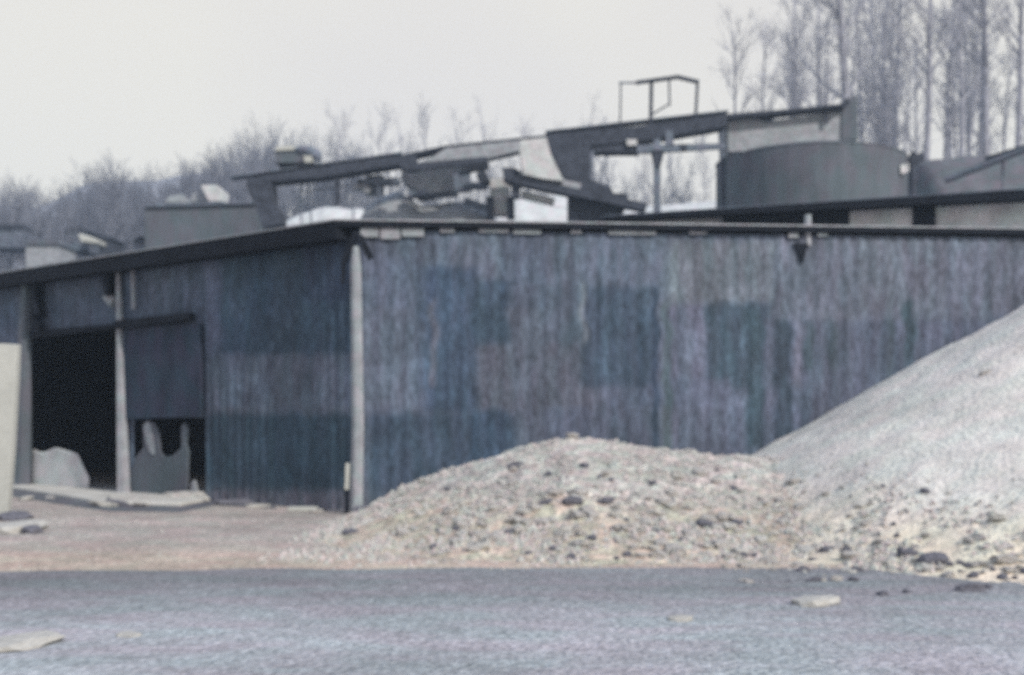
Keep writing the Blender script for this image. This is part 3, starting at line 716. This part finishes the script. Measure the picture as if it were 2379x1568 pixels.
for kind in ('tall', 'bushy'):
    for s in range(3):
        tr, cr_ = tree_protos(s*13+(5 if kind == 'tall' else 77), kind)
        o = bpy.data.objects.new('x', None)
        a = bpy.data.meshes.new('trunk'); a.from_pydata([tuple(v) for v in tr.v], [], tr.f); a.materials.append(M['bark'])
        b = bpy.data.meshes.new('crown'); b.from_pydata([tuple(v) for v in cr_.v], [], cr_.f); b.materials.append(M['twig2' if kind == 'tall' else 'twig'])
        protos[(kind, s)] = (a, b)
nt = 0
def tree(xd, ytop, Y, kind, lab, group, fat=1.0, wide=1.0):
    global nt
    x = (xd*K-HX)/F*Y; zt = EYE+(HY-ytop*K)/F*Y; zb = gz(x, Y)-.2; H = max(zt-zb, 3)
    r = empty('bare_tree', (x, Y, zb), lab, 'tree', group)
    a, b = protos[(kind, nt % 3)]; nt += 1
    h = H/10 if kind == 'tall' else H/10.5
    r.rotation_euler = (0, 0, random.uniform(0, 6.28)); w = h*wide
    r.scale = (w*fat, w*fat, h)
    for nm, me in (('trunk', a), ('crown', b)):
        o = bpy.data.objects.new(nm, me); C.objects.link(o); o.parent = r
random.seed(31)
TALL = [(1985,-330,64,1.15,'thickest bare trunk rising out of the frame above the pale hut'),
 (2150,-260,66,1.0,'bare tree with a leaning dark trunk directly above the pole by the tank'),
 (2290,-350,70,1.15,'heavy bare trunk out of the frame above the earth heap'),
 (2232,-200,78,.9,'bare tree in the gap between the leaning and the heavy trunk'),
 (2365,-300,68,.9,'bare trunk nearest the right edge of the photo'),
 (2075,-120,82,1.0,'thin bare tree between the thickest trunk and the leaning one'),
 (1915,60,80,.9,'thin bare tree just left of the thickest trunk, behind the hut'),
 (1708,70,84,.9,'slender bare tree standing behind the right end of the gantry frame'),
 (1762,110,90,.9,'slender faint bare tree left of the hut'),
 (1850,100,96,.9,'faint bare tree above the middle of the pale hut')]
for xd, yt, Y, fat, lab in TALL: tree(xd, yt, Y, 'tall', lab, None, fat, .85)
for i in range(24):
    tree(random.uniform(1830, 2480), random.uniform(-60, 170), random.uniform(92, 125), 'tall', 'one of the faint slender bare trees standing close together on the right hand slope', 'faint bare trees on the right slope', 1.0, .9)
def edge_y(xd): return interp([(-100,375),(60,380),(110,420),(150,420),(200,345),(290,335),(350,370),(420,360),(540,290),(600,240),(700,245),(760,290),(860,250),(900,300),(1080,290),(1110,250),(1160,285),(1250,320),(1330,265),(1390,262),(1450,330),(1640,330)], xd)
for i in range(84):
    xd = -80+i*8.3+random.uniform(-8, 8)
    tree(xd, edge_y(xd)+random.uniform(-5, 75)*(1 if i % 2 else .3), random.uniform(84, 140), 'bushy', 'one of the grey bare bushy trees crowding the hazy slope at the left', 'bushy bare trees on the left slope', .8, .75)
for i in range(12):
    xd = 560+i*26+random.uniform(-8, 8)
    tree(xd, edge_y(xd)+abs(random.gauss(0, 30)), random.uniform(130, 165), 'bushy', 'one of the tall hazy bare trees above the left half of the long conveyor', 'hazy bare trees above the left half of the conveyor', .7, .85)
for i in range(26):
    xd = 760+i*35+random.uniform(-14, 14)
    tree(xd, edge_y(xd)+random.uniform(-8, 30), random.uniform(125, 160), 'tall' if i % 2 else 'bushy', 'one of the faint far bare trees showing above and below the long conveyor', 'faint bare trees behind the conveyor', .8, .7)

# ---------------------------------------------------------------- haze
mb = MB().box((0, 100, 29), (720, 380, 62))
hz_ = mb.build('haze', M['post']); hz_['kind'] = 'stuff'; hz_['label'] = 'pale haze thinning the far trees'; hz_['category'] = 'haze'
hm = bpy.data.materials.new('haze'); hm.use_nodes = True; nt_ = hm.node_tree; nt_.nodes.clear()
ho = nt_.nodes.new('ShaderNodeOutputMaterial'); hv = nt_.nodes.new('ShaderNodeVolumePrincipled')
hv.inputs['Color'].default_value = (.66,.82,1,1); hv.inputs['Density'].default_value = .0009; hv.inputs['Anisotropy'].default_value = .2
nt_.links.new(hv.outputs[0], ho.inputs['Volume']); hz_.data.materials[0] = hm

# ---------------------------------------------------------------- light, world, camera
az, el = R(138), R(36)          # sun behind the camera's right shoulder
sdir = Vector((math.sin(az)*math.cos(el), math.cos(az)*math.cos(el), math.sin(el)))
sl = bpy.data.lights.new('sun', 'SUN'); sl.energy = 2.7; sl.angle = R(2); sl.color = (1, .93, .84)
so = bpy.data.objects.new('sun', sl); C.objects.link(so); so.rotation_euler = (-sdir).to_track_quat('-Z', 'Y').to_euler()
w = bpy.data.worlds.new('World'); bpy.context.scene.world = w; w.use_nodes = True
N = w.node_tree.nodes; L = w.node_tree.links; N.clear()
out = N.new('ShaderNodeOutputWorld'); sk = N.new('ShaderNodeTexSky'); sk.sky_type = 'NISHITA'; sk.sun_disc = False
sk.sun_elevation = el; sk.sun_rotation = az; sk.dust_density = 5
b1 = N.new('ShaderNodeBackground'); b1.inputs[1].default_value = .10; L.new(sk.outputs[0], b1.inputs[0])
b2 = N.new('ShaderNodeBackground'); b2.inputs[1].default_value = .72      # thin bright overcast
tc = N.new('ShaderNodeTexCoord'); nn = N.new('ShaderNodeTexNoise'); nn.inputs['Scale'].default_value = 3.0; L.new(tc.outputs['Generated'], nn.inputs['Vector'])
cr2 = N.new('ShaderNodeMix'); cr2.data_type = 'RGBA'; nm = N.new('ShaderNodeMapRange'); nm.inputs[1].default_value = .38; nm.inputs[2].default_value = .62; L.new(nn.outputs[0], nm.inputs[0]); L.new(nm.outputs[0], cr2.inputs[0])
cr2.inputs[6].default_value = (1.0,.95,.885,1); cr2.inputs[7].default_value = (1.06,1.01,.90,1); 
sx = N.new('ShaderNodeSeparateXYZ'); L.new(tc.outputs['Generated'], sx.inputs[0])
ev = N.new('ShaderNodeMapRange'); ev.inputs[1].default_value = .34; ev.inputs[2].default_value = .62; L.new(sx.outputs['Z'], ev.inputs[0])
up = N.new('ShaderNodeMix'); up.data_type = 'RGBA'; L.new(ev.outputs[0], up.inputs[0]); L.new(cr2.outputs[2], up.inputs[6]); up.inputs[7].default_value = (.66,.80,1.06,1)   # unseen upper sky, tinted blue to cool the ambient light and shadows
L.new(up.outputs[2], b2.inputs[0])
mx = N.new('ShaderNodeMixShader'); mx.inputs[0].default_value = .85
L.new(b1.outputs[0], mx.inputs[1]); L.new(b2.outputs[0], mx.inputs[2]); L.new(mx.outputs[0], out.inputs[0])

cam = bpy.data.cameras.new('camera'); co = bpy.data.objects.new('camera', cam); C.objects.link(co)
co.location = (0, 0, EYE); co.rotation_euler = (R(90), 0, 0)
cam.sensor_width = 36; cam.lens = 36*F/1024; cam.shift_y = (HY-337.5)/1024; cam.clip_end = 2000; cam.clip_start = .05
cam.dof.use_dof = True; cam.dof.focus_distance = 3.2; cam.dof.aperture_fstop = (cam.lens/1000)/.0155
sc = bpy.context.scene; sc.camera = co
sc.view_settings.view_transform = 'Standard'; sc.view_settings.look = 'None'; sc.view_settings.exposure = .35; sc.view_settings.gamma = 1
sc.cycles.use_denoising = False; sc.cycles.max_bounces = 6; sc.cycles.volume_bounces = 1
